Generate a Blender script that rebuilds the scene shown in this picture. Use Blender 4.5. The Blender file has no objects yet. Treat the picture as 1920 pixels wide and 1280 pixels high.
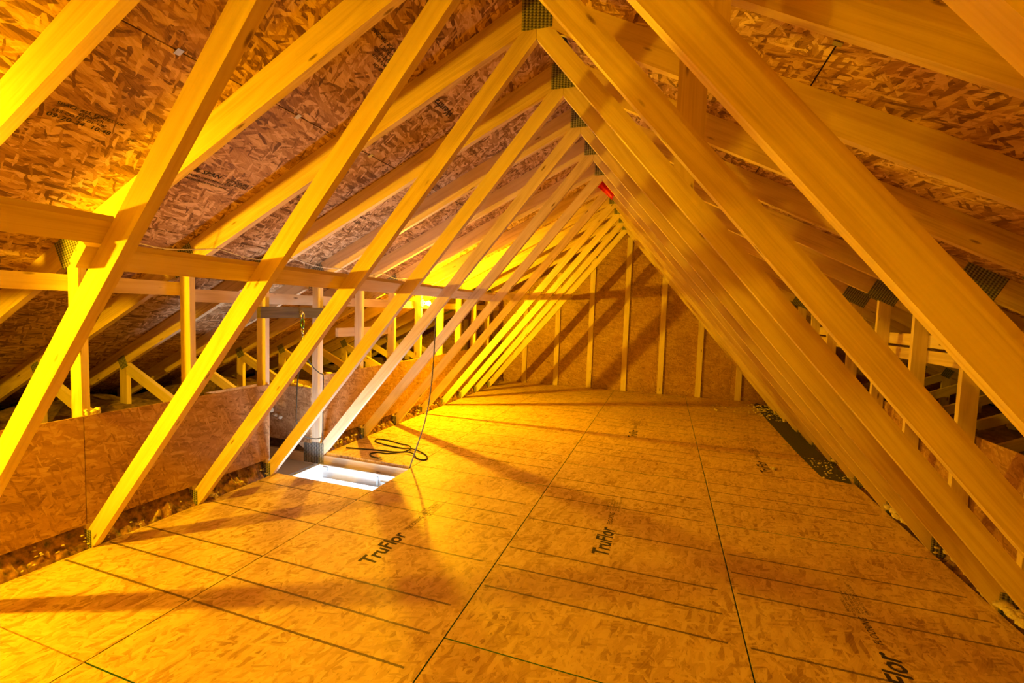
import bpy, bmesh, math, random
import numpy as np
from mathutils import Vector, Matrix, noise as mnoise

random.seed(7)
rng = np.random.RandomState(7)
scene = bpy.context.scene
C = scene.collection

# ------------------------------------------------------------------ camera
XC = -0.666          # ridge line (world X); camera stands at X = 0, Y = 0
cam_d = bpy.data.cameras.new('camera')
cam_d.sensor_width = 36.0
cam_d.lens = 857.5 / 1920 * 36
cam_d.clip_start = 0.02
cam = bpy.data.objects.new('camera', cam_d)
C.objects.link(cam)
_r = Vector((0.94758339, 0.3177206, 0.033754))
_u = Vector((-0.0534494, 0.05347585, 0.99713765))
_f = Vector((-0.31500615, 0.94667521, -0.06765481))
cam.matrix_world = Matrix(((_r.x, _u.x, -_f.x, 0), (_r.y, _u.y, -_f.y, 0), (_r.z, _u.z, -_f.z, 1.3957), (0, 0, 0, 1)))
scene.camera = cam

# ------------------------------------------------------------------ world, light, exposure
w = bpy.data.worlds.new('world'); scene.world = w; w.use_nodes = True
w.node_tree.nodes['Background'].inputs[0].default_value = (0, 0, 0, 1)
w.node_tree.nodes['Background'].inputs[1].default_value = 0.0
scene.view_settings.view_transform = 'Standard'
scene.view_settings.look = 'None'
scene.view_settings.gamma = 1.0
scene.view_settings.use_curve_mapping = False
scene.view_settings.exposure = 1.4
try:
    scene.cycles.max_bounces = 10
    scene.cycles.diffuse_bounces = 5
    scene.cycles.sample_clamp_indirect = 6.0
except Exception:
    pass
BULB_COLOR = (1.0, 0.505, 0.002)
BULB_STRENGTH = 4600.0

# daylight of the hallway below, shining up through the open hatch
hl = bpy.data.lights.new('hall_daylight', 'AREA')
hl.shape = 'RECTANGLE'; hl.size = 0.8; hl.size_y = 0.46
hl.color = (0.80, 0.90, 1.0); hl.energy = 15.5
hlo = bpy.data.objects.new('hall_daylight', hl); C.objects.link(hlo)
hlo.location = (-2.34, 3.07, -0.62)
hlo.rotation_euler = (math.radians(180 - 6), math.radians(-28), 0)

# ------------------------------------------------------------------ material helpers
def srgb(r, g, b):
    def f(c):
        c /= 255.0
        return c / 12.92 if c <= 0.04045 else ((c + 0.055) / 1.055) ** 2.4
    return (f(r), f(g), f(b), 1.0)

class NT:
    def __init__(self, name):
        self.m = bpy.data.materials.new(name); self.m.use_nodes = True
        self.t = self.m.node_tree; self.n = self.t.nodes; self.l = self.t.links
        self.bsdf = self.n['Principled BSDF']
    def add(self, typ, **kw):
        nd = self.n.new(typ)
        for k, v in kw.items():
            if hasattr(nd, k): setattr(nd, k, v)
        return nd
    def link(self, a, b): self.l.new(a, b)
    def math(self, op, a, b=None, c=None):
        nd = self.n.new('ShaderNodeMath'); nd.operation = op
        for i, v in enumerate((a, b, c)):
            if v is None: continue
            if isinstance(v, (int, float)): nd.inputs[i].default_value = v
            else: self.l.new(v, nd.inputs[i])
        return nd.outputs[0]
    def ramp(self, fac, stops):
        nd = self.n.new('ShaderNodeValToRGB'); cr = nd.color_ramp
        while len(cr.elements) < len(stops): cr.elements.new(0.5)
        for e, (p, c) in zip(cr.elements, stops): e.position = p; e.color = c
        self.l.new(fac, nd.inputs[0]); return nd.outputs[0]
    def mixc(self, fac, a, b, blend='MIX'):
        nd = self.n.new('ShaderNodeMix'); nd.data_type = 'RGBA'; nd.blend_type = blend
        for i, v in ((0, fac), (6, a), (7, b)):
            if isinstance(v, (int, float)): nd.inputs[i].default_value = v
            elif isinstance(v, tuple): nd.inputs[i].default_value = v
            else: self.l.new(v, nd.inputs[i])
        return nd.outputs[2]
    def coords(self, random_shift=True):
        tc = self.n.new('ShaderNodeTexCoord'); o = tc.outputs['Object']
        if random_shift:
            oi = self.n.new('ShaderNodeObjectInfo')
            va = self.n.new('ShaderNodeVectorMath'); va.operation = 'ADD'
            cb = self.n.new('ShaderNodeCombineXYZ')
            s = self.math('MULTIPLY', oi.outputs['Random'], 37.0)
            for i in range(3): self.l.new(s, cb.inputs[i])
            self.l.new(o, va.inputs[0]); self.l.new(cb.outputs[0], va.inputs[1])
            return va.outputs[0], o, oi.outputs['Random']
        return o, o, None
    def mapping(self, vec, scale=(1, 1, 1), rot=(0, 0, 0), loc=(0, 0, 0)):
        mp = self.n.new('ShaderNodeMapping')
        mp.inputs['Location'].default_value = loc; mp.inputs['Rotation'].default_value = rot
        mp.inputs['Scale'].default_value = scale
        self.l.new(vec, mp.inputs[0]); return mp.outputs[0]
    def noise(self, vec, scale=5, detail=3, rough=0.5, dist=0.0):
        nd = self.n.new('ShaderNodeTexNoise'); nd.inputs['Scale'].default_value = scale
        nd.inputs['Detail'].default_value = detail; nd.inputs['Roughness'].default_value = rough
        nd.inputs['Distortion'].default_value = dist
        self.l.new(vec, nd.inputs['Vector']); return nd
    def bump(self, h, strength=0.3, dist=0.002):
        nd = self.n.new('ShaderNodeBump'); nd.inputs['Strength'].default_value = strength
        nd.inputs['Distance'].default_value = dist
        self.l.new(h, nd.inputs['Height']); self.l.new(nd.outputs[0], self.bsdf.inputs['Normal'])
    def color(self, c): self.l.new(c, self.bsdf.inputs['Base Color'])
    def rough(self, v):
        if isinstance(v, (int, float)): self.bsdf.inputs['Roughness'].default_value = v
        else: self.l.new(v, self.bsdf.inputs['Roughness'])

def mat_lumber(name, light, mid, dark, knot=True):
    g = NT(name)
    v, raw, rnd = g.coords()
    # growth rings seen along the board: stretched noise pushed through a sine
    warp = g.noise(g.mapping(v, (0.55, 5, 5)), 1.0, 2, 0.5)
    ring = g.math('SINE', g.math('MULTIPLY', warp.outputs['Fac'], 70.0))
    fine = g.noise(g.mapping(v, (3, 160, 160)), 1.0, 2, 0.6)
    blot = g.noise(g.mapping(v, (1.2, 4, 4)), 1.0, 3, 0.6)
    f = g.math('ADD', g.math('MULTIPLY', ring, 0.075), g.math('MULTIPLY', fine.outputs['Fac'], 0.5))
    f = g.math('ADD', f, g.math('MULTIPLY', blot.outputs['Fac'], 0.5))
    f = g.math('ADD', f, g.math('MULTIPLY', g.math('SUBTRACT', rnd, 0.5), 0.22))
    col = g.ramp(f, [(0.18, dark), (0.5, mid), (0.78, light)])
    if knot:
        vo = g.add('ShaderNodeTexVoronoi'); vo.inputs['Scale'].default_value = 1.0
        g.link(g.mapping(v, (3.2, 13, 13)), vo.inputs['Vector'])
        k = g.ramp(vo.outputs['Distance'], [(0.04, (1, 1, 1, 1)), (0.07, (0.7, 0.7, 0.7, 1)), (0.11, (0, 0, 0, 1))])
        col = g.mixc(g.math('MULTIPLY', k, 0.85), col, (0.13, 0.06, 0.022, 1))
    g.color(col); g.rough(0.55)
    g.bsdf.inputs['Specular IOR Level'].default_value = 0.25
    return g.m

def mat_osb(name, cols, strand=(0.105, 0.024), lines=None, turn=0.0, contrast=1.0, shine=0.3, speck=0.0):
    """oriented strand board: overlapping layers of long flakes, each flake with a tone of its own"""
    g = NT(name)
    v, raw, rnd = g.coords()
    wob = g.noise(v, 14.0, 1, 0.5)
    vm = g.add('ShaderNodeVectorMath'); vm.operation = 'MULTIPLY_ADD'
    g.link(wob.outputs['Color'], vm.inputs[0]); vm.inputs[1].default_value = (0.02, 0.02, 0); g.link(v, vm.inputs[2])
    vv = vm.outputs[0]
    val = None
    layers = [(0.0, 1.0, 0.0), (0.55, 1.0, 0.52), (-0.75, 0.9, 0.62), (0.16, 1.15, 0.55), (1.25, 0.7, 0.80)]
    for i, (a, s, thr) in enumerate(layers):
        vo = g.add('ShaderNodeTexVoronoi'); vo.voronoi_dimensions = '2D'; vo.inputs['Scale'].default_value = 1.0
        r1 = g.mapping(vv, (1, 1, 1), (0, 0, turn + a), (i * 3.7, i * 5.3, 0))
        g.link(g.mapping(r1, (1 / (strand[1] * s), 1 / (strand[0] * s), 1)), vo.inputs['Vector'])
        sp = g.add('ShaderNodeSeparateColor'); g.link(vo.outputs['Color'], sp.inputs[0])
        cell = sp.outputs[0]
        if i < 2:
            grain = g.noise(g.mapping(r1, (230, 14, 1)), 1.0, 1, 0.5)
            gr = g.math('MULTIPLY', g.math('SUBTRACT', grain.outputs['Fac'], 0.5), 0.5)
        cell = g.math('MULTIPLY_ADD', cell, 0.8, gr)
        if val is None: val = cell
        else:
            m = g.math('GREATER_THAN', sp.outputs[1], thr)
            mx = g.add('ShaderNodeMix'); mx.data_type = 'FLOAT'
            g.link(m, mx.inputs[0]); g.link(val, mx.inputs[2]); g.link(cell, mx.inputs[3]); val = mx.outputs[0]
    big = g.noise(v, 2.6, 3, 0.65)
    f = g.math('MULTIPLY_ADD', g.math('SUBTRACT', val, 0.40), contrast, 0.5)
    f = g.math('ADD', f, g.math('MULTIPLY', g.math('SUBTRACT', big.outputs['Fac'], 0.5), 0.55))
    col = g.ramp(f, [(0.06, cols[0]), (0.34, cols[1]), (0.62, cols[2]), (0.95, cols[3])])
    if speck:
        sn = g.noise(g.mapping(v, (95, 26, 1), (0, 0, turn + 0.2)), 1.0, 2, 0.7)
        sm = g.ramp(sn.outputs['Fac'], [(0.62, (0, 0, 0, 1)), (0.74, (1, 1, 1, 1))])
        col = g.mixc(g.math('MULTIPLY', sm, speck), col, cols[0])
    if lines:
        # printed fastening lines across the sheet at 16 and 24 inch steps
        sx = g.add('ShaderNodeSeparateXYZ'); g.link(raw, sx.inputs[0])
        wv = g.noise(g.mapping(raw, (40, 0, 1)), 1.0, 2, 0.6)
        yy = g.math('ADD', sx.outputs['Y'], g.math('MULTIPLY', g.math('SUBTRACT', wv.outputs['Fac'], 0.5), 0.006))
        d = g.math('MINIMUM', g.math('PINGPONG', yy, 0.2032), g.math('PINGPONG', yy, 0.3048))
        rag = g.noise(raw, 160.0, 2, 0.7)
        wd = g.math('ADD', 0.0006, g.math('MULTIPLY', rag.outputs['Fac'], 0.0105))
        hit = g.math('LESS_THAN', d, wd)
        ins = g.math('MULTIPLY', g.math('GREATER_THAN', sx.outputs['X'], 0.015), g.math('LESS_THAN', sx.outputs['X'], lines - 0.07))
        ins2 = g.math('MULTIPLY', g.math('GREATER_THAN', sx.outputs['Y'], 0.05), g.math('LESS_THAN', sx.outputs['Y'], 2.39))
        hit = g.math('MULTIPLY', g.math('MULTIPLY', hit, ins), ins2)
        col = g.mixc(g.math('MULTIPLY', hit, 0.85), col, (0.06, 0.03, 0.012, 1))
    g.color(col); g.rough(0.5)
    g.bsdf.inputs['Specular IOR Level'].default_value = shine
    return g.m

def mat_plain(name, col, rough=0.5, metal=0.0, var=0.12, scale=30, bump=0.0):
    g = NT(name)
    v, raw, rnd = g.coords()
    n = g.noise(v, scale, 3, 0.6)
    c1 = tuple(c * (1 - var) for c in col[:3]) + (1,)
    c2 = tuple(min(1, c * (1 + var)) for c in col[:3]) + (1,)
    g.color(g.ramp(n.outputs['Fac'], [(0.3, c1), (0.7, c2)])); g.rough(rough)
    g.bsdf.inputs['Metallic'].default_value = metal
    if bump: g.bump(n.outputs['Fac'], bump, 0.004)
    return g.m

def mat_plate():
    """pressed galvanised gusset plate: rows of punched slots"""
    g = NT('galvanised_plate')
    v, raw, rnd = g.coords()
    sx = g.add('ShaderNodeSeparateXYZ'); g.link(raw, sx.inputs[0])
    row = g.math('SINE', g.math('MULTIPLY', sx.outputs['X'], 2 * math.pi / 0.019))
    col = g.math('SINE', g.math('ADD', g.math('MULTIPLY', sx.outputs['Z'], 2 * math.pi / 0.0135), g.math('MULTIPLY', g.math('FLOOR', g.math('DIVIDE', sx.outputs['X'], 0.019)), 1.7)))
    h = g.math('ADD', row, g.math('MULTIPLY', col, 0.8))
    c = g.ramp(g.math('ADD', g.math('MULTIPLY', h, 0.28), 0.5), [(0.15, (0.05, 0.055, 0.05, 1)), (0.5, (0.24, 0.25, 0.23, 1)), (0.9, (0.52, 0.53, 0.50, 1))])
    n = g.noise(v, 60, 2, 0.5)
    g.color(g.mixc(0.25, c, n.outputs['Color'], 'MULTIPLY'))
    g.bsdf.inputs['Metallic'].default_value = 0.15; g.rough(0.5)
    g.bump(h, 0.4, 0.002)
    return g.m

LUM = mat_lumber('spruce_lumber', (0.84, 0.725, 0.56, 1), (0.76, 0.625, 0.45, 1), (0.56, 0.42, 0.26, 1))
RAF = mat_lumber('rafter_lumber', (0.82, 0.67, 0.48, 1), (0.72, 0.56, 0.37, 1), (0.46, 0.31, 0.17, 1))
STAIN = mat_lumber('dark_stained_wood', (0.16, 0.13, 0.10, 1), (0.11, 0.085, 0.065, 1), (0.06, 0.045, 0.035, 1), knot=False)
OSB_FLOOR = mat_osb('osb_floor', [(0.26, 0.135, 0.05, 1), (0.57, 0.40, 0.20, 1), (0.71, 0.53, 0.30, 1), (0.80, 0.64, 0.42, 1)], strand=(0.075, 0.016), lines=1.215, contrast=0.72, speck=0.75)
OSB_ROOF = mat_osb('osb_roof', [(0.14, 0.062, 0.025, 1), (0.36, 0.20, 0.09, 1), (0.54, 0.345, 0.18, 1), (0.78, 0.58, 0.38, 1)], strand=(0.095, 0.017), contrast=1.1, speck=0.6)
OSB_WALL = mat_osb('osb_wall', [(0.18, 0.088, 0.034, 1), (0.37, 0.21, 0.095, 1), (0.47, 0.285, 0.14, 1), (0.64, 0.44, 0.25, 1)], strand=(0.075, 0.013), contrast=0.75, speck=0.55, turn=math.pi / 2)
GREEN_EDGE = mat_plain('green_edge_sealer', (0.05, 0.20, 0.09), 0.7)
PLATE = mat_plate()
INK = mat_plain('black_stamp_ink', (0.022, 0.014, 0.01), 0.8, var=0.5, scale=200)
WHITE = mat_plain('white_painted_wood', (0.60, 0.61, 0.62), 0.45, var=0.04)
DRYWALL = mat_plain('white_drywall', (0.78, 0.79, 0.80), 0.8, var=0.03)
PORCELAIN = mat_plain('white_porcelain', (0.82, 0.80, 0.76), 0.2, var=0.03)
BRASS = mat_plain('brass_plated_steel', (0.62, 0.50, 0.28), 0.3, 0.9)
STEEL = mat_plain('zinc_steel', (0.45, 0.48, 0.52), 0.35, 0.9)
GREENM = mat_plain('green_anodised_metal', (0.03, 0.16, 0.07), 0.35, 0.4)
BLACKR = mat_plain('black_rope', (0.035, 0.032, 0.03), 0.8, var=0.6, scale=250, bump=0.5)
CORDM = mat_plain('pale_braided_cord', (0.14, 0.13, 0.11), 0.75, var=0.7, scale=160, bump=0.5)
CABLE = mat_plain('white_cable', (0.72, 0.68, 0.62), 0.5)
RED = mat_plain('red_plastic_flagging', (0.75, 0.012, 0.006), 0.45, var=0.25, scale=25)
FELT = mat_plain('dark_grey_felt', (0.055, 0.058, 0.06), 0.8, var=0.3, scale=60, bump=0.3)
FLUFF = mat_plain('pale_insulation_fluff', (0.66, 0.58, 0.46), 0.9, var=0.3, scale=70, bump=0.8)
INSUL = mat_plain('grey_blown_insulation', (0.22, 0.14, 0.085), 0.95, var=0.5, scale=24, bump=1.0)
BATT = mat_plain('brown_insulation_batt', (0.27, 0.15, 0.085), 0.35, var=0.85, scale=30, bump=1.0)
UNDER = mat_plain('black_roof_underlay', (0.02, 0.018, 0.016), 0.9)
TEAL = mat_plain('teal_foam_baffle', (0.36, 0.48, 0.46), 0.6)

# ------------------------------------------------------------------ object helpers
def obj(name, me, parent=None, loc=(0, 0, 0), rot=(0, 0, 0)):
    o = bpy.data.objects.new(name, me); C.objects.link(o)
    o.location = loc; o.rotation_euler = rot
    if parent: o.parent = parent
    return o
def tag(o, label=None, cat=None, group=None, kind=None):
    if label: o['label'] = label
    if cat: o['category'] = cat
    if group: o['group'] = group
    if kind: o['kind'] = kind
    return o
def empty(name, loc=(0, 0, 0)):
    o = bpy.data.objects.new(name, None); C.objects.link(o); o.location = loc; o.empty_display_size = 0.1
    return o
def finish(bm, name, mats, bevel=0.0, smooth=False):
    if bevel:
        es = [e for e in bm.edges if len(e.link_faces) == 2 and e.calc_face_angle(0) > 0.5]
        bmesh.ops.bevel(bm, geom=es, offset=bevel, segments=1, affect='EDGES', profile=0.5)
    bmesh.ops.recalc_face_normals(bm, faces=bm.faces[:])
    me = bpy.data.meshes.new(name); bm.to_mesh(me); bm.free()
    for m in (mats if isinstance(mats, (list, tuple)) else [mats]): me.materials.append(m)
    if smooth:
        for p in me.polygons: p.use_smooth = True
    return me
def box_bm(bm, x0, x1, y0, y1, z0, z1):
    vs = [bm.verts.new(c) for c in ((x0, y0, z0), (x1, y0, z0), (x1, y1, z0), (x0, y1, z0), (x0, y0, z1), (x1, y0, z1), (x1, y1, z1), (x0, y1, z1))]
    for f in ((0, 3, 2, 1), (4, 5, 6, 7), (0, 1, 5, 4), (1, 2, 6, 5), (2, 3, 7, 6), (3, 0, 4, 7)):
        bm.faces.new([vs[i] for i in f])
    return vs
def box(name, x0, x1, y0, y1, z0, z1, mats, parent=None, bevel=0.0015, along='X'):
    """box as its own object; local X runs along the longest grain direction given by `along`"""
    cx, cy, cz = (x0 + x1) / 2, (y0 + y1) / 2, (z0 + z1) / 2
    dx, dy, dz = x1 - x0, y1 - y0, z1 - z0
    bm = bmesh.new()
    if along == 'X': box_bm(bm, -dx / 2, dx / 2, -dy / 2, dy / 2, -dz / 2, dz / 2); rot = (0, 0, 0)
    elif along == 'Y': box_bm(bm, -dy / 2, dy / 2, -dx / 2, dx / 2, -dz / 2, dz / 2); rot = (0, 0, math.pi / 2)
    else: box_bm(bm, -dz / 2, dz / 2, -dy / 2, dy / 2, -dx / 2, dx / 2); rot = (0, -math.pi / 2, 0)
    return obj(name, finish(bm, name, mats, bevel), parent, (cx, cy, cz), rot)
def prism(poly, axis_dir, y0, y1, bevel=0.002):
    """polygon in the truss plane (x, z) extruded y0..y1, returned as (bmesh, location, rotation) with local X along axis_dir"""
    a = math.atan2(axis_dir[1], axis_dir[0])
    cx = sum(p[0] for p in poly) / len(poly); cz = sum(p[1] for p in poly) / len(poly)
    ca, sa = math.cos(a), math.sin(a)
    loc = []
    for x, z in poly:
        dx, dz = x - cx, z - cz
        loc.append((dx * ca + dz * sa, -dx * sa + dz * ca))
    bm = bmesh.new()
    f = [bm.verts.new((u, y0, v)) for u, v in loc]; b = [bm.verts.new((u, y1, v)) for u, v in loc]
    bm.faces.new(f); bm.faces.new(b[::-1])
    n = len(loc)
    for i in range(n): bm.faces.new((f[i], b[i], b[(i + 1) % n], f[(i + 1) % n]))
    return bm, (cx, 0, cz), (0, -a, 0)
def tube_me(name, pts, r, mat, seg=8, closed=False):
    bm = bmesh.new(); P = [Vector(p) for p in pts]; n = len(P); rings = []
    up = Vector((0, 0, 1))
    for i in range(n):
        if closed: t = (P[(i + 1) % n] - P[i - 1]).normalized()
        else: t = (P[min(i + 1, n - 1)] - P[max(i - 1, 0)]).normalized()
        a = t.cross(up)
        if a.length < 0.05: a = t.cross(Vector((1, 0, 0)))
        a.normalize(); b = a.cross(t).normalized()
        rings.append([bm.verts.new(P[i] + r * (math.cos(2 * math.pi * k / seg) * a + math.sin(2 * math.pi * k / seg) * b)) for k in range(seg)])
    m = n if closed else n - 1
    for i in range(m):
        A, B = rings[i], rings[(i + 1) % n]
        for k in range(seg): bm.faces.new((A[k], A[(k + 1) % seg], B[(k + 1) % seg], B[k]))
    if not closed:
        bm.faces.new(rings[0][::-1]); bm.faces.new(rings[-1])
    return finish(bm, name, mat, smooth=True)
def smooth_path(pts, sub=8):
    P = [Vector(p) for p in pts]; out = []
    for i in range(len(P) - 1):
        p0, p1, p2, p3 = P[max(i - 1, 0)], P[i], P[i + 1], P[min(i + 2, len(P) - 1)]
        for k in range(sub):
            t = k / sub
            out.append(0.5 * ((2 * p1) + (-p0 + p2) * t + (2 * p0 - 5 * p1 + 4 * p2 - p3) * t * t + (-p0 + 3 * p1 - 3 * p2 + p3) * t ** 3))
    out.append(P[-1]); return out
def text(name, body, size, mat, parent, M, bold=0.0, spacing=1.0, shear=0.0, sx=1.0):
    cu = bpy.data.curves.new(name, 'FONT'); cu.body = body; cu.size = size; cu.offset = bold * size
    cu.space_character = spacing; cu.shear = shear; cu.align_x = 'LEFT'; cu.resolution_u = 2
    t = bpy.data.objects.new(name, cu)
    C.objects.link(t)
    dg = bpy.context.evaluated_depsgraph_get(); dg.update()
    me = bpy.data.meshes.new_from_object(t.evaluated_get(dg))
    bpy.data.objects.remove(t)
    for v in me.vertices: v.co.x *= sx
    me.materials.clear(); me.materials.append(mat); me.name = name
    o = obj(name, me); o.matrix_world = M
    if parent:
        bpy.context.view_layer.update()
        o.parent = parent; o.matrix_parent_inverse = parent.matrix_world.inverted()
    return o

# ================================================================== floor
T_FLOOR = 0.018
HX0, HX1, HY0, HY1 = -2.985, -2.035, 2.885, 3.455       # hatch opening
floor = tag(empty('floor'), 'orange-lit strand board attic floor laid in long sheets', 'floor', kind='structure')
def sheet(name, w_, l_, t_, mats, holes=None):
    """a sheet: local X across, local Y along, top at z = 0; sides use the second material"""
    bm = bmesh.new()
    cells = holes or [(0, w_, 0, l_)]
    for (x0, x1, y0, y1) in cells: box_bm(bm, x0, x1, y0, y1, -t_, 0)
    bmesh.ops.recalc_face_normals(bm, faces=bm.faces[:])
    if len(mats) > 1:
        for f in bm.faces: f.material_index = 0 if abs(f.normal.z) > 0.5 else 1
    return finish(bm, name, mats)
G = 0.003
cols = [(-2.962, -2.035, [-3.2, -1.37, 1.07, 2.885, 3.46, 5.95, 8.50], True), (-2.035, -0.818, [-3.2, -1.37, 1.07, 3.51, 5.95, 8.50], False),
        (-0.818, 0.401, [-3.2, -0.76, 1.68, 4.12, 6.56, 8.50], False), (0.401, 1.628, [-3.2, -1.57, 0.87, 3.31, 5.75, 8.50], False)]
floor_panels = {}
for ci, (x0, x1, ys, hatch) in enumerate(cols):
    for j in range(len(ys) - 1):
        y0, y1 = ys[j], ys[j + 1]
        if hatch and abs(y0 - 2.885) < 1e-6: continue       # the hatch
        me = sheet('floor_panel', x1 - x0 - 2 * G, y1 - y0 - 2 * G, T_FLOOR, [OSB_FLOOR, GREEN_EDGE] if ci else [OSB_FLOOR])
        o = obj('floor_panel', me, floor, (x0 + G, y0 + G, 0))
        floor_panels[(ci, j)] = o
# narrow filler strip left of the seam next to the hatch bay belongs to the same column
R90 = Matrix.Rotation(math.pi / 2, 4, 'Z')
def floor_stamp(parent, x, y):
    for body, dy, size, bold, dx in (('TruFlor', 0.0, 0.138, 0.022, 0.045), ('FLOORING', 0.42, 0.046, 0.014, 0.02)):
        text('stamp', body, size, INK, parent, Matrix.Translation((x + dx, y + dy, 0.0004)) @ R90, bold, 1.0, 0.12, 0.84)
    for i, body in enumerate(('APA RATED STURD-I-FLOOR', '24 OC  23/32 INCH', 'SIZED FOR SPACING', 'T&G NET WIDTH 47-1/2', 'EXPOSURE 1')):
        text('stamp', body, 0.021, INK, parent, Matrix.Translation((x + 0.05 - i * 0.02 + 0.0, y + 0.64, 0.0004)) @ R90, 0.004)
floor_stamp(floor_panels[(1, 2)], -1.475, 2.03)
floor_stamp(floor_panels[(2, 2)], -0.285, 2.60)
floor_stamp(floor_panels[(3, 2)], 0.955, 1.90)
floor_stamp(floor_panels[(2, 3)], -0.285, 5.30)
floor_stamp(floor_panels[(3, 3)], 0.955, 4.60)

# ================================================================== roof deck (ceiling)
ZR = 2.944            # underside of the deck at the ridge; pitch 6 in 12
SL = math.sqrt(1.25)
ceiling = tag(empty('ceiling'), 'reddish brown strand board roof deck sloping down on both sides', 'roof deck', kind='structure')
bands = [0.06, 1.18, 2.27, 3.36, 4.45, 5.30]
offs = [0.35, 1.57, 0.35, 1.57, 0.35]
roof_panels = {}
for s in (-1, 1):
    for bi in range(5):
        a, b = bands[bi], bands[bi + 1]
        wid = (b - a) * SL
        ys = [-3.25]; y = -3.25 + (offs[bi] if s < 0 else offs[(bi + 1) % 5]) + 0.3
        while y < 8.4: ys.append(y); y += 2.44
        ys.append(8.62)
        for j in range(len(ys) - 1):
            L = ys[j + 1] - ys[j] - 2 * G
            me = sheet('roof_panel', wid - 2 * G, L, 0.011, [OSB_ROOF])
            # local X runs down the slope, local Y along the ridge, local -Z thickness faces up/out
            o = obj('roof_panel', me, ceiling)
            ex = Vector((s * 1 / SL, 0, -0.5 / SL)); ey = Vector((0, 1, 0)) ; ez = ex.cross(ey)
            if ez.z > 0:    # want the visible face (local top) looking down into the attic
                ey = -ey; ez = ex.cross(ey)
            org = Vector((XC + s * (a + G / SL), ys[j] + G if ey.y > 0 else ys[j + 1] - G, ZR - 0.5 * a))
            o.matrix_world = Matrix(((ex.x, ey.x, ez.x, org.x), (ex.y, ey.y, ez.y, org.y), (ex.z, ey.z, ez.z, org.z), (0, 0, 0, 1)))
            roof_panels[(s, bi, j)] = (o, ys[j], ys[j + 1])
bm = bmesh.new()
for s in (-1, 1):
    vs = [bm.verts.new((XC + s * x, y, ZR - 0.5 * x + dz)) for dz in (0.0165, 0.03) for (x, y) in ((0, -3.3), (5.4, -3.3), (5.4, 8.65), (0, 8.65))]
    for f in ((0, 1, 2, 3), (4, 5, 6, 7), (0, 1, 5, 4), (1, 2, 6, 5), (2, 3, 7, 6), (3, 0, 4, 7)): bm.faces.new([vs[i] for i in f])
obj('roof_underlay', finish(bm, 'roof_underlay', UNDER), ceiling)
def on_left_roof(x, y, lift=0.0006):
    return Vector((XC + x, y, ZR + 0.5 * x)) - Vector((-0.5 / SL, 0, 1 / SL)) * lift
def roof_stamp(body, x, y, size, bold=0.02, flip=False, spacing=1.0):
    """text on the underside of the left slope; reads along +Y (or -Y when flipped), seen from below"""
    p = on_left_roof(x, y)
    tx = Vector((0, 1, 0)); ty = Vector((1 / SL, 0, 0.5 / SL))
    if flip: tx, ty = -tx, -ty
    tz = tx.cross(ty)
    M = Matrix(((tx.x, ty.x, tz.x, p.x), (tx.y, ty.y, tz.y, p.y), (tx.z, ty.z, tz.z, p.z), (0, 0, 0, 1)))
    par = None
    for (s, bi, j), (o, ya, yb) in roof_panels.items():
        if s < 0 and bands[bi] <= -x < bands[bi + 1] and ya <= y < yb: par = o
    text('stamp', body, size, INK, par or ceiling, M, bold, spacing)
roof_stamp('SPACE ALL EDGES 1/8"', -1.615, 1.165, 0.024)
roof_stamp('ESPACER', -1.635, 1.245, 0.022)
roof_stamp('LES COTES DE 1/8"', -1.655, 1.17, 0.022)
roof_stamp('09-20-24  10:48', -1.685, 1.165, 0.034)
roof_stamp('24"', -1.68, 1.45, 0.024)
roof_stamp('% SPAN', -1.74, 1.80, 0.045)
for i in range(2): roof_stamp('RATED SHEATHING 24/16', -1.775 - 0.03 * i, 1.79, 0.022)
roof_stamp('EXPOSURE 1', -1.74, 1.99, 0.03)
roof_stamp('7/16 INCH', -1.765, 2.0, 0.03)
for i, b in enumerate(('TO CH', 'SPAN 24/16', 'SHEATHING', 'EXPOSURE 1', 'SIZED FOR SPACING')):
    roof_stamp(b, -0.63 - 0.027 * (4 - i), 2.05, 0.027, flip=True)
roof_stamp('Westfraser', -0.66, 2.68, 0.065, 0.012, flip=True)
for k_ in range(5):
    roof_stamp('7/16 24/16', -1.70, 2.42 + 0.61 * k_, 0.04)
    roof_stamp('SIZED FOR SPACING', -1.76, 2.40 + 0.61 * k_, 0.022)
# H clips on the long seam between the sheets
for s in (-1, 1):
    for k in range(-2, 9):
        yc = 2.22 + 0.6096 * k + (0.33 if s < 0 else 0.3)
        x = s * 1.18
        bm = bmesh.new(); box_bm(bm, -0.016, 0.016, -0.012, 0.012, -0.0012, 0.0015)
        o = obj('panel_clip', finish(bm, 'panel_clip', STEEL), ceiling, (XC + x, yc, ZR - 0.5 * abs(x) - 0.0012), (0, math.atan(0.5) * s, 0))

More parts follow.
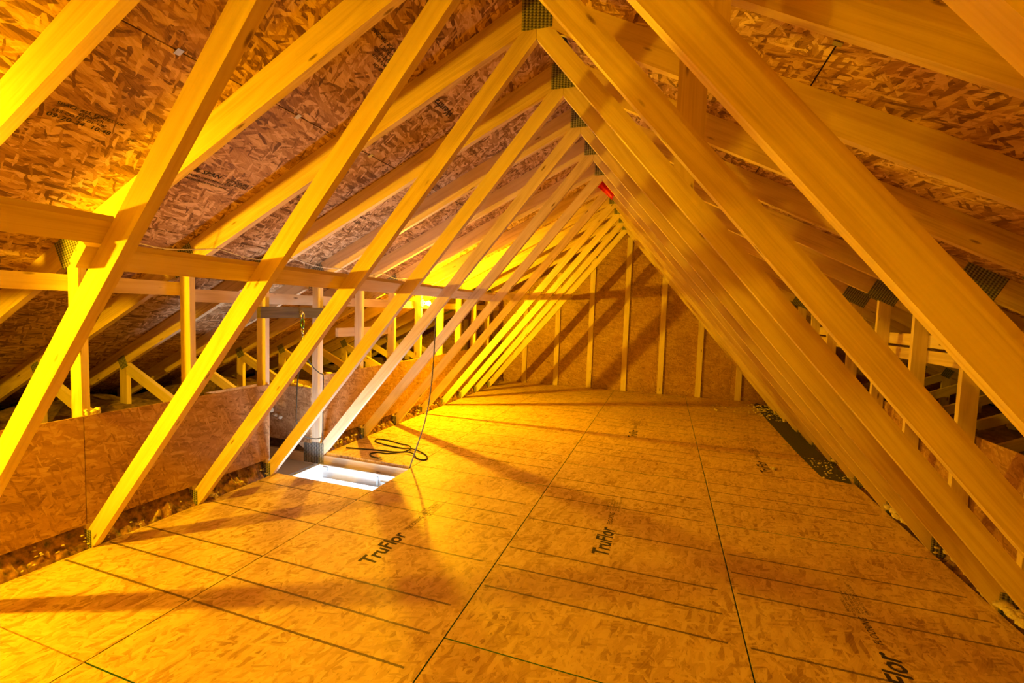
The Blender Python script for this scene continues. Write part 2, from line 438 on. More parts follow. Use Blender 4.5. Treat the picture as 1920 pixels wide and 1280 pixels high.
# ================================================================== gable wall, front wall
def gable_poly(x0, x1, y, inset=0.0):
    xs = sorted(set([x0, x1] + ([0.0] if x0 < 0 < x1 else [])))
    return [(x, ZR - 0.5 * abs(x) - inset) for x in xs]
wall_back = tag(empty('wall_back'), 'brown strand board gable wall with vertical studs at the far end', 'wall', kind='structure')
GY = 8.545
edges = [-5.2, -4.32, -3.1, -1.88, -0.66, 0.56, 1.78, 3.0, 4.22, 5.2]
edges = [e for e in edges]
for i in range(len(edges) - 1):
    a, b = edges[i] + 0.0015, edges[i + 1] - 0.0015
    tops = gable_poly(a, b, GY)
    poly = [(a, -0.12), (b, -0.12)] + tops[::-1]
    bm = bmesh.new()
    # local frame: X across, Y up so the strands run like the other sheets
    f = [bm.verts.new((x, z, 0)) for x, z in poly]; bk = [bm.verts.new((x, z, -0.011)) for x, z in poly]
    bm.faces.new(f); bm.faces.new(bk[::-1])
    for q in range(len(poly)): bm.faces.new((f[q], bk[q], bk[(q + 1) % len(poly)], f[(q + 1) % len(poly)]))
    obj('wall_panel', finish(bm, 'wall_panel', OSB_WALL), wall_back, (XC, GY, 0), (math.pi / 2, 0, 0))
for i in range(-6, 7):
    x = i * 0.633
    top = ZR - 0.5 * (abs(x) + 0.045) - 0.155
    box('stud', XC + x - 0.0445, XC + x + 0.0445, 8.505, 8.543, 0.0, top, LUM, wall_back, along='Z')
wall_front = tag(empty('wall_front'), 'strand board gable wall behind the viewer', 'wall', kind='structure')
poly = [(-5.2, -0.12), (5.2, -0.12), (5.2, ZR - 2.6), (0, ZR), (-5.2, ZR - 2.6)]
bm = bmesh.new()
f = [bm.verts.new((x, z, 0)) for x, z in poly]; bk = [bm.verts.new((x, z, -0.011)) for x, z in poly]
bm.faces.new(f); bm.faces.new(bk[::-1])
for q in range(len(poly)): bm.faces.new((f[q], bk[q], bk[(q + 1) % 5], f[(q + 1) % 5]))
obj('wall_panel', finish(bm, 'wall_panel', OSB_WALL), wall_front, (XC, -3.1, 0), (math.pi / 2, 0, 0))

# ================================================================== knee walls
def knee(parent, x_in, s, y0, y1, z0, z1):
    """upright sheet whose room face stands at x_in; local X along Y, local Y up"""
    bm = bmesh.new(); L = y1 - y0; H = z1 - z0
    box_bm(bm, 0.002, L - 0.002, 0, H, -0.011, 0)
    o = obj('wall_panel', finish(bm, 'wall_panel', OSB_WALL, 0.001), parent)
    if s < 0: ex, ey = Vector((0, 1, 0)), Vector((0, 0, 1)); org = Vector((x_in, y0, z0))
    else: ex, ey = Vector((0, -1, 0)), Vector((0, 0, 1)); org = Vector((x_in, y1, z0))
    ez = ex.cross(ey)
    o.matrix_world = Matrix(((ex.x, ey.x, ez.x, org.x), (ex.y, ey.y, ez.y, org.y), (ex.z, ey.z, ez.z, org.z), (0, 0, 0, 1)))
    return o
KX = XC - 2.335
wall_left = tag(empty('wall_left'), 'low strand board knee wall behind the left diagonals', 'knee wall', kind='structure')
for a, b in ((-3.1, -0.82), (-0.82, 1.61), (1.61, 2.855), (3.485, 5.27), (5.27, 7.71), (7.71, 8.50)):
    knee(wall_left, KX, -1, a, b, 0.125, 0.735)
# boxed-in recess beside the hatch
def across(parent, xa, xb, y, z0, z1, face):
    bm = bmesh.new(); L = xb - xa; H = z1 - z0
    box_bm(bm, 0, L, 0, H, -0.011, 0)
    o = obj('wall_panel', finish(bm, 'wall_panel', OSB_WALL, 0.001), parent)
    if face < 0: o.location = (xa, y, z0); o.rotation_euler = (math.pi / 2, 0, 0)
    else: o.location = (xb, y, z0); o.rotation_euler = (math.pi / 2, 0, math.pi)
    return o
wall_recess = tag(empty('wall_recess'), 'pale strand board side wall of the boxed recess beside the hatch', 'wall panel', kind='structure')
across(wall_recess, XC - 3.06, XC - 2.73, 3.425, 0.085, 0.60, -1)
across(wall_recess, XC - 2.728, XC - 2.438, 3.425, 0.085, 0.61, -1)
across(wall_recess, XC - 3.06, XC - 2.36, 2.872, -0.015, 0.60, 1)
knee(wall_recess, XC - 3.06, -1, 2.875, 3.423, -0.015, 0.60)
box('ledge_board', XC - 3.058, XC - 2.40, 2.875, 3.436, -0.125, -0.11, WHITE, wall_recess)
wall_right = tag(empty('wall_right'), 'low strand board knee wall behind the right diagonals', 'knee wall', kind='structure')
for a, b in ((-3.1, -0.4), (-0.4, 2.04), (2.04, 4.48), (4.48, 6.92), (6.92, 8.50)):
    knee(wall_right, XC + 2.47, 1, a, b, 0.12, 0.735)

# drywall ceiling of the storey below, and the hall under the hatch
for (x0, x1, y0, y1) in ((XC - 5.2, -3.02, -3.1, 8.6), (-2.0, XC + 5.2, -3.1, 8.6), (-3.02, -2.0, -3.1, 2.86), (-3.02, -2.0, 3.48, 8.6)):
    pass
sub = tag(empty('ceiling_below'), 'white drywall ceiling of the storey below seen only through the hatch', 'ceiling', kind='structure')
bm = bmesh.new()
for (x0, x1, y0, y1) in ((XC - 5.2, -3.02, -3.1, 8.6), (-2.0, XC + 5.2, -3.1, 8.6), (-3.02, -2.0, -3.1, 2.86), (-3.02, -2.0, 3.48, 8.6)):
    box_bm(bm, x0, x1, y0, y1, -0.30, -0.285)
obj('drywall', finish(bm, 'drywall', DRYWALL), sub)

# ================================================================== trusses
NK = list(range(-3, 10))
YK = lambda k: 0.47 if k == -3 else 2.22 + 0.6096 * k      # the nearest truss stands slightly closer to the next
TH = 0.038
TAN = 1.185
WZ = 2.715                     # inner web line meets the centre line here
HW = 0.089 / math.sin(math.atan(TAN))
chord_lo = lambda x: 2.788 - 0.5 * x
chord_hi = lambda x: ZR - 0.5 * x
def mirror(poly): return [(-x, z) for x, z in poly]
def truss_parts():
    """(name, mesh, loc, rot) of every member in truss coordinates (x from the ridge line)"""
    out = []
    def board(name, poly, d, s, mat):
        if s < 0: poly = mirror(poly); d = (-d[0], d[1])
        bm, loc, rot = prism(poly, d, 0, TH)
        out.append((name, finish(bm, name, mat, 0.0025), loc, rot))
    xs = 2.24; nx, nz = 0.5 / SL, 1 / SL
    cut_lo = (xs, chord_lo(xs)); h = (chord_hi(0) - chord_lo(0)) / SL
    cut_hi = (xs + h * nx, chord_lo(xs) + h * nz)
    webout = lambda x: WZ + TAN * HW - TAN * x
    xj = (WZ + TAN * HW - 2.788) / (TAN - 0.5)
    zb = -0.0195
    for s in (-1, 1):
        board('top_chord', [(0.001, chord_lo(0)), cut_lo, cut_hi, (0.001, chord_hi(0))], (1, -0.5), s, RAF)
        board('top_chord', [cut_lo, (5.15, chord_lo(5.15)), (5.15, chord_hi(5.15)), cut_hi], (1, -0.5), s, RAF)
        xi = (WZ - zb) / TAN
        board('web', [(0.001, WZ), (xi, zb), (xi + HW, zb), (xj, chord_lo(xj)), (0.001, chord_lo(0) - 0.0005)], (1, -TAN), s, LUM)
        pa, pb = 2.348, 2.437
        if s > 0: pa, pb = 2.37, 2.459
        board('post', [(pa, zb), (pb, zb), (pb, chord_lo(pb)), (pa, chord_lo(pa))], (0, 1), s, LUM)
        oa, ob = 3.99, 4.079
        board('outer_post', [(oa, zb), (ob, zb), (ob, chord_lo(ob)), (oa, chord_lo(oa))], (0, 1), s, LUM)
        # diagonal from the outer node down to the foot of the post
        p0 = Vector((3.985, chord_lo(3.985))); p1 = Vector((pb, 0.08)); d = (p1 - p0).normalized(); nrm = Vector((-d.y, d.x))
        if nrm.y > 0: nrm = -nrm
        board('diagonal', [tuple(p0), tuple(p1), tuple(p1 + nrm * 0.089), tuple(p0 + nrm * 0.089 + d * 0.0)], (d.x, d.y), s, LUM)
    board('strut', [(0.665, webout(0.665)), (0.754, webout(0.754)), (0.754, chord_lo(0.754)), (0.665, chord_lo(0.665))], (0, 1), 1, LUM)
    board('bottom_chord', [(-5.15, zb - 0.089), (5.15, zb - 0.089), (5.15, zb), (-5.15, zb)], (1, 0), 1, LUM)
    def plate(cx, cz, lw, lh, ang):
        for y0, y1 in ((-0.0014, -0.0001), (TH + 0.0001, TH + 0.0014)):
            bm = bmesh.new(); box_bm(bm, -lw / 2, lw / 2, y0, y1, -lh / 2, lh / 2)
            out.append(('gusset_plate', finish(bm, 'gusset_plate', PLATE), (cx, 0, cz), (0, ang, 0)))
    plate(0.0, 2.838, 0.155, 0.155, 0)
    for s in (-1, 1):
        a = s * math.atan(0.5)
        plate(s * 2.41, 1.655, 0.22, 0.165, a)
        plate(s * 4.035, 0.80, 0.10, 0.11, a)
        plate(s * 2.415, -0.005, 0.23, 0.20, 0)
    return out
PARTS = truss_parts()
TLAB = {
 -3: 'roof truss nearest the viewer, showing only a bright diagonal at the upper right corner',
 -2: 'roof truss with the leftmost diagonal crossing the whole left side to the picture edge',
 -1: 'roof truss whose left diagonal lands second from the left at the knee wall seam',
 0: 'roof truss with the large ridge plate touching the top edge of the picture',
 1: 'roof truss standing at the near edge of the open hatch',
 2: 'roof truss standing at the far edge of the open hatch with a white-lit foot',
 3: 'first roof truss beyond the far edge of the hatch',
 4: 'second roof truss beyond the far edge of the hatch',
 5: 'roof truss whose left post carries the lit bulb',
 6: 'fourth roof truss in front of the gable wall',
 7: 'third roof truss in front of the gable wall',
 8: 'second roof truss in front of the gable wall',
 9: 'roof truss standing closest to the gable wall'}
for k in NK:
    t = empty('roof_truss', (XC, YK(k), 0))
    tag(t, TLAB[k], 'roof truss', 'roof trusses standing along the attic')
    for name, me, loc, rot in PARTS:
        o = obj(name, me, t, loc, rot)

# ================================================================== long braces
def brace(name_loc, y0, y1, center0, center1, tilt, label, mat=LUM, w_=0.089, t_=0.036):
    """2x4 running along the attic; tilt = angle of its wide face from vertical"""
    L = y1 - y0
    bm = bmesh.new(); box_bm(bm, -L / 2, L / 2, -t_ / 2, t_ / 2, -w_ / 2, w_ / 2)
    o = obj('brace', finish(bm, 'brace', mat, 0.002))
    a = Vector(center0); b = Vector(center1)
    ex = (b - a).normalized(); wd = Vector((math.sin(tilt), 0, math.cos(tilt))); ey = wd.cross(ex).normalized(); ez = ex.cross(ey)
    m = (a + b) / 2
    o.matrix_world = Matrix(((ex.x, ey.x, ez.x, m.x), (ex.y, ey.y, ez.y, m.y), (ex.z, ey.z, ez.z, m.z), (0, 0, 0, 1)))
    return tag(o, label, 'brace', 'lengthwise braces of the trusses')
TILT = math.pi / 2 - math.atan(TAN)
def on_web_outer(z, off=0.0185):
    """centre of a brace lying on the outer edge of the left webs at height z"""
    x = -(WZ - z) / TAN - HW
    n = Vector((-math.sin(math.atan(TAN)), math.cos(math.atan(TAN))))
    return XC + x + n.x * off, z + n.y * off
def web_brace(y0, y1, z0, z1, label):
    a = on_web_outer(z0); b = on_web_outer(z1)
    return brace('', y0, y1, (a[0], y0, a[1]), (b[0], y1, b[1]), TILT, label)
web_brace(-2.2, 1.02, 1.60, 1.60, 'horizontal pine brace at the left picture edge ending at the leftmost diagonal')
web_brace(0.965, 4.66, 1.520, 1.520, 'horizontal pine brace running behind the left diagonals above the dark hoist board')
web_brace(4.675, 8.49, 1.535, 1.66, 'horizontal pine brace behind the far left diagonals reaching the gable wall')
bx = XC - 2.437 - 0.019
brace('', -2.5, 2.24, (bx, -2.5, 1.465), (bx, 2.24, 1.465), 0, 'horizontal brace nailed outside the nearest left posts at the left edge')
brace('', 2.25, 5.29, (bx, 2.25, 1.425), (bx, 5.29, 1.425), 0, 'horizontal brace nailed outside the left posts behind the dark hoist board')
brace('', 5.31, 8.45, (bx, 5.31, 1.425), (bx, 8.45, 1.425), 0, 'horizontal brace outside the left posts beyond the lit bulb')
brace('', 3.80, 4.68, (bx, 3.80, 1.115), (bx, 4.68, 1.115), 0, 'short low board outside the left posts near the pale teal baffle')
rx = XC + 2.459 + 0.019
brace('', 2.6, 8.3, (rx, 2.6, 1.275), (rx, 8.3, 1.275), 0, 'upper of two brightly lit boards outside the right posts')
brace('', 2.6, 8.3, (rx, 2.6, 1.165), (rx, 8.3, 1.165), 0, 'lower of two brightly lit boards outside the right posts')

# ================================================================== light bulbs
def uvsphere(bm, c, r, seg=20, rings=12, sx=1.0):
    m = Matrix.Translation(c) @ Matrix.Diagonal((sx, 1, 1, 1))
    bmesh.ops.create_uvsphere(bm, u_segments=seg, v_segments=rings, radius=r, matrix=m)
def lathe_x(profile, seg=24):
    """surface of revolution about local X; profile = [(x, r)]"""
    bm = bmesh.new(); rings = []
    for x, r in profile: rings.append([bm.verts.new((x, r * math.cos(2 * math.pi * i / seg), r * math.sin(2 * math.pi * i / seg))) for i in range(seg)])
    for a, b in zip(rings, rings[1:]):
        for i in range(seg): bm.faces.new((a[i], a[(i + 1) % seg], b[(i + 1) % seg], b[i]))
    bm.faces.new(rings[0]); bm.faces.new(rings[-1][::-1])
    return bm
def bulb_mat(name, strength):
    g = NT(name); em = g.add('ShaderNodeEmission'); em.inputs[0].default_value = BULB_COLOR + (1,); em.inputs[1].default_value = strength
    g.link(em.outputs[0], g.n['Material Output'].inputs[0]); return g.m
def lamp(loc, rz, strength, label):
    t = tag(empty('lamp_holder', loc), label, 'lamp'); t.rotation_euler = (0, 0, rz)
    obj('base', finish(lathe_x([(0.0005, 0.056), (0.010, 0.056), (0.016, 0.050), (0.024, 0.030), (0.045, 0.024), (0.047, 0.018)]), 'base', PORCELAIN, smooth=True), t)
    obj('screw_shell', finish(lathe_x([(0.046, 0.0135), (0.058, 0.0135), (0.062, 0.012)]), 'screw_shell', BRASS, smooth=True), t)
    prof = [(0.061, 0.012), (0.068, 0.015), (0.078, 0.022), (0.090, 0.0285), (0.101, 0.030), (0.112, 0.0275), (0.121, 0.020), (0.127, 0.009)]
    obj('bulb', finish(lathe_x(prof, 16), 'bulb', bulb_mat('lit_bulb', strength), smooth=True), t)
PX = XC - 2.348
lamp((PX, YK(5) + 0.019, 1.452), 0, BULB_STRENGTH * 0.78, 'bare lit bulb in a white porcelain holder on a left post')
lamp((PX, YK(-3) + 0.019, 1.452), 0, BULB_STRENGTH * 0.52, 'bare lit bulb on the left post nearest the viewer, just outside the picture')
lamp((-0.9, -3.098, 2.20), math.pi / 2, BULB_STRENGTH * 0.26, 'added unseen fill bulb on the gable wall behind the viewer')  # added fill light, lifts the front faces of the right-hand timbers

# ================================================================== hatch with folding ladder frame
lad = tag(empty('attic_ladder', (-2.5, 3.17, -0.2)), 'white framed folding ladder hatch open in the floor', 'attic ladder')
def lbox(name, x0, x1, y0, y1, z0, z1, mat, par=lad, bevel=0.002, along='X'):
    o = box(name, x0 + 2.5, x1 + 2.5, y0 - 3.17, y1 - 3.17, z0 + 0.2, z1 + 0.2, mat, par, bevel, along); return o
lbox('frame_board', -2.96, -2.05, 3.385, 3.405, -0.27, -0.085, WHITE)
lbox('frame_board', -2.96, -2.05, 2.905, 2.925, -0.27, -0.085, WHITE)
lbox('frame_board', -2.98, -2.961, 2.905, 3.405, -0.27, -0.085, WHITE, along='Y')
lbox('frame_board', -2.049, -2.03, 2.905, 3.405, -0.27, -0.085, WHITE, along='Y')
lbox('side_rail', -2.90, -2.10, 3.345, 3.365, -0.275, -0.185, WHITE)
lbox('side_rail', -2.90, -2.10, 2.95, 2.97, -0.275, -0.185, WHITE)
lbox('hinge_bracket', -2.30, -2.12, 3.371, 3.379, -0.165, -0.145, STEEL)
lbox('hinge_arm', -2.33, -2.315, 3.36, 3.368, -0.26, -0.10, STEEL, along='Z')
lbox('hinge_plate', -2.92, -2.87, 3.376, 3.383, -0.13, -0.10, STEEL)
# hall below: walls and floor
hall = tag(empty('wall_hall'), 'white hall walls below the hatch', 'wall', kind='structure')
bm = bmesh.new()
box_bm(bm, -3.6, -3.59, 2.2, 4.1, -2.7, -0.30); box_bm(bm, -1.4, -1.39, 2.2, 4.1, -2.7, -0.30)
box_bm(bm, -3.6, -1.4, 4.1, 4.11, -2.7, -0.30); box_bm(bm, -3.6, -1.4, 2.19, 2.2, -2.7, -0.30); box_bm(bm, -3.6, -1.4, 2.2, 4.1, -2.72, -2.7)
obj('drywall', finish(bm, 'drywall', DRYWALL), hall)

# ================================================================== hoist board, hook, chain, rope
hb = tag(empty('hoist_board', (XC - 2.348, 3.15, 1.315)), 'dark stained board screwed across two left posts above the hatch', 'board')
bm = bmesh.new(); box_bm(bm, -0.40, 0.40, -0.0185, 0.0185, -0.045, 0.045)
obj('board', finish(bm, 'board', STAIN, 0.002), hb, (0.019, 0, 0), (0, 0, math.pi / 2))
def ring(c, r, wire, axis, mat, name, stretch=1.0, parent=None):
    pts = []
    a, b = {'X': (Vector((0, 1, 0)), Vector((0, 0, 1))), 'Y': (Vector((1, 0, 0)), Vector((0, 0, 1)))}[axis]
    for i in range(16):
        th = 2 * math.pi * i / 16; pts.append(Vector(c) + a * (r * math.cos(th)) + b * (r * stretch * math.sin(th)))
    return obj(name, tube_me(name, pts, wire, mat, 6, True), parent)
e = ring((0.055, 0, 0.0), 0.016, 0.004, 'Y', BRASS, 'eye_bolt', 1.0, hb)
hx = XC - 2.335 + 0.055
car = tag(empty('carabiner', (hx, 3.15, 1.29)), 'green carabiner hooked into the eye bolt of the dark board', 'carabiner')
ring((0, 0, 0.0), 0.016, 0.004, 'X', BRASS, 'quick_link', 1.7, car)
ring((0, 0, -0.065), 0.017, 0.0048, 'Y', GREENM, 'body', 2.3, car)
ring((0, 0, -0.122), 0.013, 0.004, 'X', BRASS, 'ring', 1.5, car)
ch = tag(empty('chain', (hx, 3.15, 1.15)), 'short steel chain hanging below the green carabiner', 'chain')
for i in range(9): ring((0, 0.002 * i, -0.024 * i), 0.008, 0.0026, 'X' if i % 2 else 'Y', STEEL, 'link', 1.9, ch)
xh = hx
tag(obj('hoist_rope', tube_me('hoist_rope', smooth_path([(xh, 3.165, 0.945), (xh, 3.14, 0.88), (xh, 3.10, 0.77), (xh, 3.085, 0.54), (xh, 3.09, 0.36), (xh, 3.17, 0.24), (xh, 3.30, 0.18), (xh + .01, 3.375, 0.17)]), 0.005, BLACKR)),
    'dark rope hanging beside the hatch below the chain', 'rope')
tag(obj('slack_rope', tube_me('slack_rope', smooth_path([(xh, 3.17, 0.95), (xh + .0, 3.21, 0.91), (xh, 3.28, 0.83), (xh, 3.36, 0.77), (xh, 3.405, 0.74), (xh - .005, 3.41, 0.60), (xh - .005, 3.41, 0.4), (xh - .005, 3.41, 0.10)]), 0.005, BLACKR)),
    'dark rope draped to the white post and hanging down it', 'rope')

# pull cord from the brace down to the hatch corner
tag(obj('pull_cord', tube_me('pull_cord', smooth_path([(XC - 1.14, 3.50, 1.50), (XC - 1.185, 3.50, 1.39), (XC - 1.205, 3.50, 0.92), (XC - 1.23, 3.50, 0.64), (XC - 1.275, 3.50, 0.40), (XC - 1.33, 3.495, 0.22), (XC - 1.375, 3.475, 0.06), (XC - 1.395, 3.455, -0.03), (XC - 1.40, 3.44, -0.12)]), 0.0055, CORDM)),
    'long cord hanging from the brace into the corner of the hatch', 'cord')
# rope coil lying on the floor
coil = [(-2.22, 3.66), (-2.05, 3.69), (-1.90, 3.72), (-1.75, 3.735), (-1.66, 3.77), (-1.62, 3.84), (-1.68, 3.93), (-1.82, 3.99), (-2.02, 4.04), (-2.12, 4.03), (-2.09, 3.95), (-1.95, 3.90), (-1.75, 3.87), (-1.60, 3.86), (-1.44, 3.80), (-1.35, 3.70), (-1.36, 3.645), (-1.44, 3.66), (-1.52, 3.735), (-1.62, 3.755), (-1.72, 3.70), (-1.78, 3.665), (-1.86, 3.665), (-1.90, 3.60), (-1.84, 3.535), (-1.76, 3.525)]
pts = [(XC + x, y, 0.006 + (0.010 if i in (5, 6, 13, 18, 19) else 0)) for i, (x, y) in enumerate(coil)]
tag(obj('coiled_rope', tube_me('coiled_rope', smooth_path(pts), 0.0065, BLACKR)), 'loose black rope lying in loops on the floor beside the hatch', 'rope')
rc = tag(empty('snap_hook', (XC - 1.735, 3.52, 0.008)), 'small steel snap hook at the end of the floor rope', 'hook')
o = ring((0, 0, 0), 0.016, 0.0045, 'Y', STEEL, 'body', 2.2, rc); o.rotation_euler = (math.pi / 2, 0, 0.6)

# white cable stapled under the left rafters
cp = []
for k in range(-1, 6):
    y = YK(k); x = -2.11 + 0.02 * math.sin(k * 2.1)
    cp += [(XC + x, y - 0.0, chord_lo(-x) - 0.006), (XC + x, y + 0.038, chord_lo(-x) - 0.006), (XC + x - 0.02, y + 0.32, chord_lo(-x) - 0.035)]
tag(obj('cable', tube_me('cable', smooth_path(cp, 5), 0.0035, CABLE)), 'thin white cable sagging between the left rafters', 'cable')

# red flagging at the ridge
def cloth(name, corners, mat, n=10, th=0.003, wave=0.012):
    a, b, c, d = [Vector(q) for q in corners]; bm = bmesh.new(); top = []; bot = []
    nrm = (b - a).cross(d - a).normalized()
    for i in range(n + 1):
        ru, rl = [], []
        for j in range(n + 1):
            u, v = i / n, j / n
            p = a * (1 - u) * (1 - v) + b * u * (1 - v) + c * u * v + d * (1 - u) * v
            p = p + nrm * wave * (math.sin(5 * u + 2 * v) + 0.5 * math.sin(9 * v))
            ru.append(bm.verts.new(p)); rl.append(bm.verts.new(p + nrm * th))
        top.append(ru); bot.append(rl)
    for i in range(n):
        for j in range(n):
            bm.faces.new((top[i][j], top[i + 1][j], top[i + 1][j + 1], top[i][j + 1])); bm.faces.new((bot[i][j], bot[i][j + 1], bot[i + 1][j + 1], bot[i + 1][j]))
    for i in range(n):
        bm.faces.new((top[i][0], bot[i][0], bot[i + 1][0], top[i + 1][0])); bm.faces.new((top[i][n], top[i + 1][n], bot[i + 1][n], bot[i][n]))
        bm.faces.new((top[0][i], top[0][i + 1], bot[0][i + 1], bot[0][i])); bm.faces.new((top[n][i], bot[n][i], bot[n][i + 1], top[n][i + 1]))
    return obj(name, finish(bm, name, mat, smooth=True))
yr = 5.215
tag(cloth('flagging', [(XC - 0.09, yr, 2.93), (XC + 0.07, yr - .02, 2.70), (XC + 0.035, yr - .02, 2.65), (XC - 0.16, yr, 2.83)], RED), 'red plastic flag tied at the ridge near the middle of the attic', 'flag')

# ================================================================== dark felt strip on the right floor edge
poly = [(1.40, 4.70), (1.43, 4.655), (1.60, 4.60), (1.622, 4.75), (1.622, 8.10), (1.50, 8.40), (1.43, 8.2), (1.41, 7.0), (1.39, 5.5)]
bm = bmesh.new()
f = [bm.verts.new((x, y, 0.006)) for x, y in poly]; bk = [bm.verts.new((x, y, 0.0005)) for x, y in poly]
bm.faces.new(f); bm.faces.new(bk[::-1])
for q in range(len(poly)): bm.faces.new((f[q], bk[q], bk[(q + 1) % len(poly)], f[(q + 1) % len(poly)]))
tag(obj('felt_strip', finish(bm, 'felt_strip', FELT)), 'dark grey felt strip lying along the right floor edge', 'felt strip')

# ================================================================== insulation
def heightfield(name, x0, x1, y0, y1, nx, ny, fz, mat, base=-0.28):
    """closed lumpy slab: top follows fz, flat bottom"""
    xs = np.linspace(x0, x1, nx); ys = np.linspace(y0, y1, ny)
    V = []; F = []
    for y in ys:
        for x in xs: V.append((x, y, fz(x, y)))
    top = lambda i, j: j * nx + i
    for j in range(ny - 1):
        for i in range(nx - 1): F.append((top(i, j), top(i + 1, j), top(i + 1, j + 1), top(i, j + 1)))
    n0 = len(V)
    for (x, y) in ((x0, y0), (x1, y0), (x1, y1), (x0, y1)): V.append((x, y, base))
    F.append((n0, n0 + 3, n0 + 2, n0 + 1))
    F.append(tuple([n0, n0 + 1] + [top(i, 0) for i in range(nx - 1, -1, -1)]))
    F.append(tuple([n0 + 2, n0 + 3] + [top(i, ny - 1) for i in range(nx)]))
    F.append(tuple([n0 + 3, n0] + [top(0, j) for j in range(ny)]))
    F.append(tuple([n0 + 1, n0 + 2] + [top(nx - 1, j) for j in range(ny - 1, -1, -1)]))
    me = bpy.data.meshes.new(name); me.from_pydata(V, [], F); me.update(); me.materials.append(mat)
    for p in me.polygons: p.use_smooth = True
    return obj(name, me)
def fb(x, y, s, o=0.0): return mnoise.fractal(Vector((x * s + o, y * s, o * 1.7)), 1.0, 2.0, 4)
# blown fill in the eaves
def eave(x, y):
    d = abs(x - XC)
    return min(0.36 + 0.12 * fb(x, y, 1.3, 3) + 0.035 * fb(x, y, 7, 9), ZR - 0.5 * d - 0.16)
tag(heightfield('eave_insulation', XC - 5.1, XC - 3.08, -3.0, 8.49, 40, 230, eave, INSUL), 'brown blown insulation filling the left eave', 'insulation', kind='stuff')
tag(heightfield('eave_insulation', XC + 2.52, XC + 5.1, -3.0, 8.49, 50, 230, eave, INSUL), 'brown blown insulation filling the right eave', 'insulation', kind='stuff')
def inner_fill(x, y): return 0.30 + 0.10 * fb(x, y, 2.1, 3) + 0.03 * fb(x, y, 8, 9)
for (a, b) in ((-3.0, 2.80), (3.50, 8.49)):
    tag(heightfield('eave_insulation', XC - 3.08, XC - 2.46, a, b, 16, int((b - a) * 20), inner_fill, INSUL), 'brown blown insulation heaped behind the %s stretch of left knee wall' % ('near' if a < 0 else 'far'), 'insulation', kind='stuff')
# batts showing in the gap between floor edge and knee walls
def batt_l(x, y):
    u = (-2.968 - x) / 0.13
    return -0.03 + 0.15 * max(0, min(1, u * 1.4)) + 0.05 * fb(x, y, 9, 2) + 0.03 * abs(fb(x * 1.0, y, 22, 5)) + 0.008 * fb(x, y, 70, 8)
for (a, b, w_) in ((-1.0, 2.80, 'near'), (3.50, 8.52, 'far')):
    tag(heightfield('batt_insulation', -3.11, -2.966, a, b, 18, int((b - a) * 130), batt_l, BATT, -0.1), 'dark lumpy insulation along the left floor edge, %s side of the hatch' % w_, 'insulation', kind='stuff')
def batt_r(x, y):
    u = (x - 1.632) / 0.17
    return -0.06 + 0.13 * max(0, min(1, u)) + 0.05 * fb(x, y, 9, 7) + 0.02 * fb(x, y, 30, 5)
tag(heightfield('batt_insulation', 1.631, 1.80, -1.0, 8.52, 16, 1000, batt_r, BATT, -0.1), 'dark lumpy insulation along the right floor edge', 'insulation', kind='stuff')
def clump_bm(bm, c, r, seed, sub=2):
    """ragged tuft"""
    g0 = len(bm.verts)
    res = bmesh.ops.create_icosphere(bm, subdivisions=sub, radius=1.0)
    for v in res['verts']:
        n = v.co.normalized(); q = 1 + 0.55 * mnoise.noise(n * 2.1 + Vector((seed, 0, 0))) + 0.4 * mnoise.noise(n * 6 + Vector((0, seed, 0)))
        v.co = Vector(c) + Vector((n.x * r[0] * q, n.y * r[1] * q, n.z * r[2] * q))
# tufts scattered along the floor edges: uncountable
bm = bmesh.new()
def tufts(n, xf, y0, y1, zf, rmin, rmax):
    for i in range(n):
        y = random.uniform(y0, y1); x = xf(y); r = random.uniform(rmin, rmax)
        clump_bm(bm, (x, y, zf(x, y) + r * 0.3), (r * random.uniform(.7, 1.6), r * random.uniform(.7, 1.6), r * .6), random.uniform(0, 99), 1)
tufts(110, lambda y: 1.66 + random.gauss(0, 0.02), 2.5, 8.4, lambda x, y: 0.03, 0.008, 0.03)
tufts(70, lambda y: 1.655 + random.gauss(0, 0.018), 3.75, 4.25, lambda x, y: 0.03, 0.012, 0.03)
tufts(45, lambda y: 1.66 + random.gauss(0, 0.02), 2.6, 2.95, lambda x, y: 0.03, 0.012, 0.035)
tufts(60, lambda y: random.uniform(1.41, 1.62), 4.66, 5.3, lambda x, y: 0.006, 0.003, 0.010)
tufts(90, lambda y: random.uniform(1.3, 1.64), 7.0, 8.2, lambda x, y: 0.006, 0.004, 0.022)
tufts(70, lambda y: random.uniform(0.7, 1.5), 7.4, 8.0, lambda x, y: 0.001, 0.004, 0.015)
tag(obj('insulation_tufts', finish(bm, 'insulation_tufts', FLUFF, smooth=True)), 'pale insulation tufts scattered along the right floor edge', 'insulation', kind='stuff')
bm = bmesh.new()
tufts(60, lambda y: -3.0 + random.gauss(0, 0.03), 0.9, 2.8, lambda x, y: 0.03 + max(0, (-2.97 - x)) * 0.9, 0.003, 0.009)
tufts(90, lambda y: -3.0 + random.gauss(0, 0.025), 3.5, 6.0, lambda x, y: 0.05, 0.004, 0.016)
tag(obj('insulation_tufts', finish(bm, 'insulation_tufts', FLUFF, smooth=True)), 'pale insulation tufts scattered along the left floor edge', 'insulation', kind='stuff')
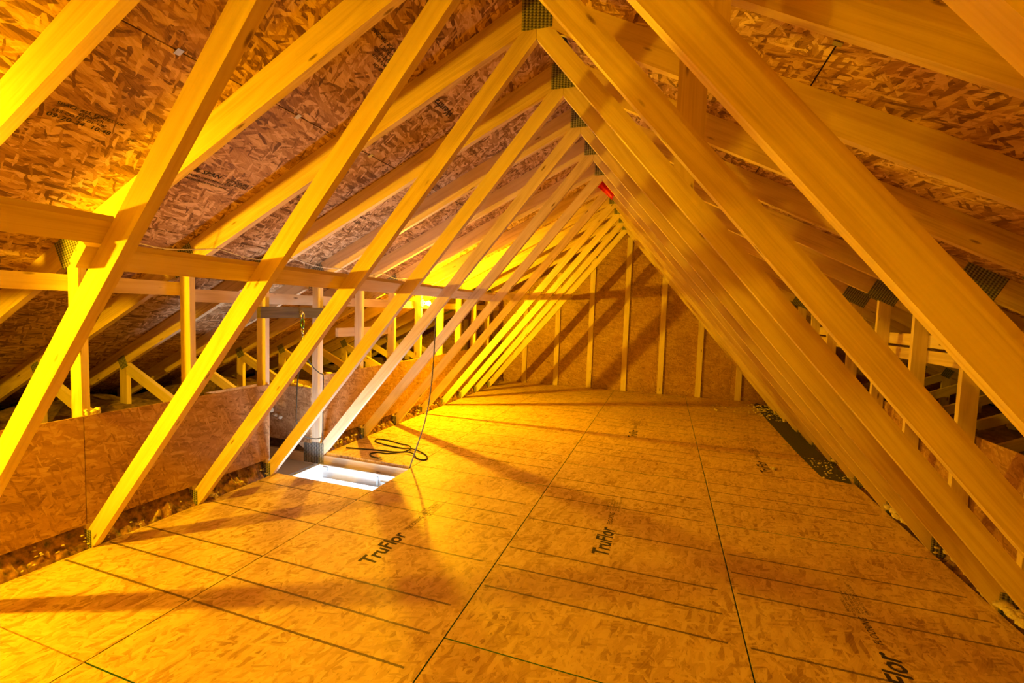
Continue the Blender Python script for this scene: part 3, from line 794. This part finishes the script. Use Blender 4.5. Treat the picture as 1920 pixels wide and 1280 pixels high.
def clump(pos, r, seed, label):
    bm = bmesh.new()
    for i in range(7): clump_bm(bm, (random.gauss(0, r * .5), random.gauss(0, r * .8), random.gauss(0, r * .3)), (r * random.uniform(.3, .7),) * 2 + (r * random.uniform(.3, .6),), seed + i * 3.1, 2)
    return tag(obj('insulation_clump', finish(bm, 'insulation_clump', FLUFF, smooth=True), None, pos), label, 'insulation')
clump((KX + 0.0, 1.66, 0.752), 0.026, 1.0, 'pale insulation clump on top of the knee wall seam behind the left diagonals')
clump((XC + 1.70, 4.75, 0.01), 0.018, 5.0, 'small insulation clump on the floor near the dark felt strip')
clump((XC + 1.48, 7.41, 0.01), 0.02, 9.0, 'small insulation clump on the far floor before the gable wall')
clump((XC - 2.28, 2.33, 0.02), 0.022, 13.0, 'small insulation clump at the floor edge beside the foot plate before the hatch')
# fluffy heaps lying over the outer diagonals
ROLL = {0: 'the nearest left post', 1: 'the second left post', 2: 'the white-lit post by the hatch', 3: 'the first left post past the hatch'}
for k, where in ROLL.items():
    bm = bmesh.new()
    for i in range(9):
        t_ = i / 8; x = -3.30 + 0.50 * t_; z = 0.515 - 0.225 * t_
        clump_bm(bm, (x + random.gauss(0, .01), random.gauss(0, .02), z + random.gauss(0, .012)), (0.05, 0.05, 0.035), k * 7 + i * 1.3, 2)
    tag(obj('insulation_heap', finish(bm, 'insulation_heap', FLUFF, smooth=True), None, (XC, YK(k + 1) + 0.02, 0)), 'fluffy insulation heaped on an eave diagonal behind ' + where, 'insulation', 'insulation on the eave diagonals')
# foam baffle scraps
def scrap(label, c, ex, ey, w_, l_):
    o = cloth('foam_baffle', [(-w_, -l_, 0), (w_, -l_, 0), (w_, l_, 0), (-w_, l_, 0)], TEAL, 6, 0.006, 0.01)
    ez = ex.cross(ey)
    o.matrix_world = Matrix(((ex.x, ey.x, ez.x, c[0]), (ex.y, ey.y, ez.y, c[1]), (ex.z, ey.z, ez.z, c[2]), (0, 0, 0, 1)))
    return tag(o, label, 'foam baffle')
exr = Vector((1 / SL, 0, 0.5 / SL)); eyr = Vector((0, 1, 0))
scrap('pale teal foam baffle low in the left eave behind the posts', (XC - 4.3, 6.62, 0.62), exr, eyr, 0.25, 0.10)
scrap('pale foam baffle under the far left roof deck beyond the bulb', (XC - 3.2, 7.7, 1.30), exr, eyr, 0.22, 0.12)
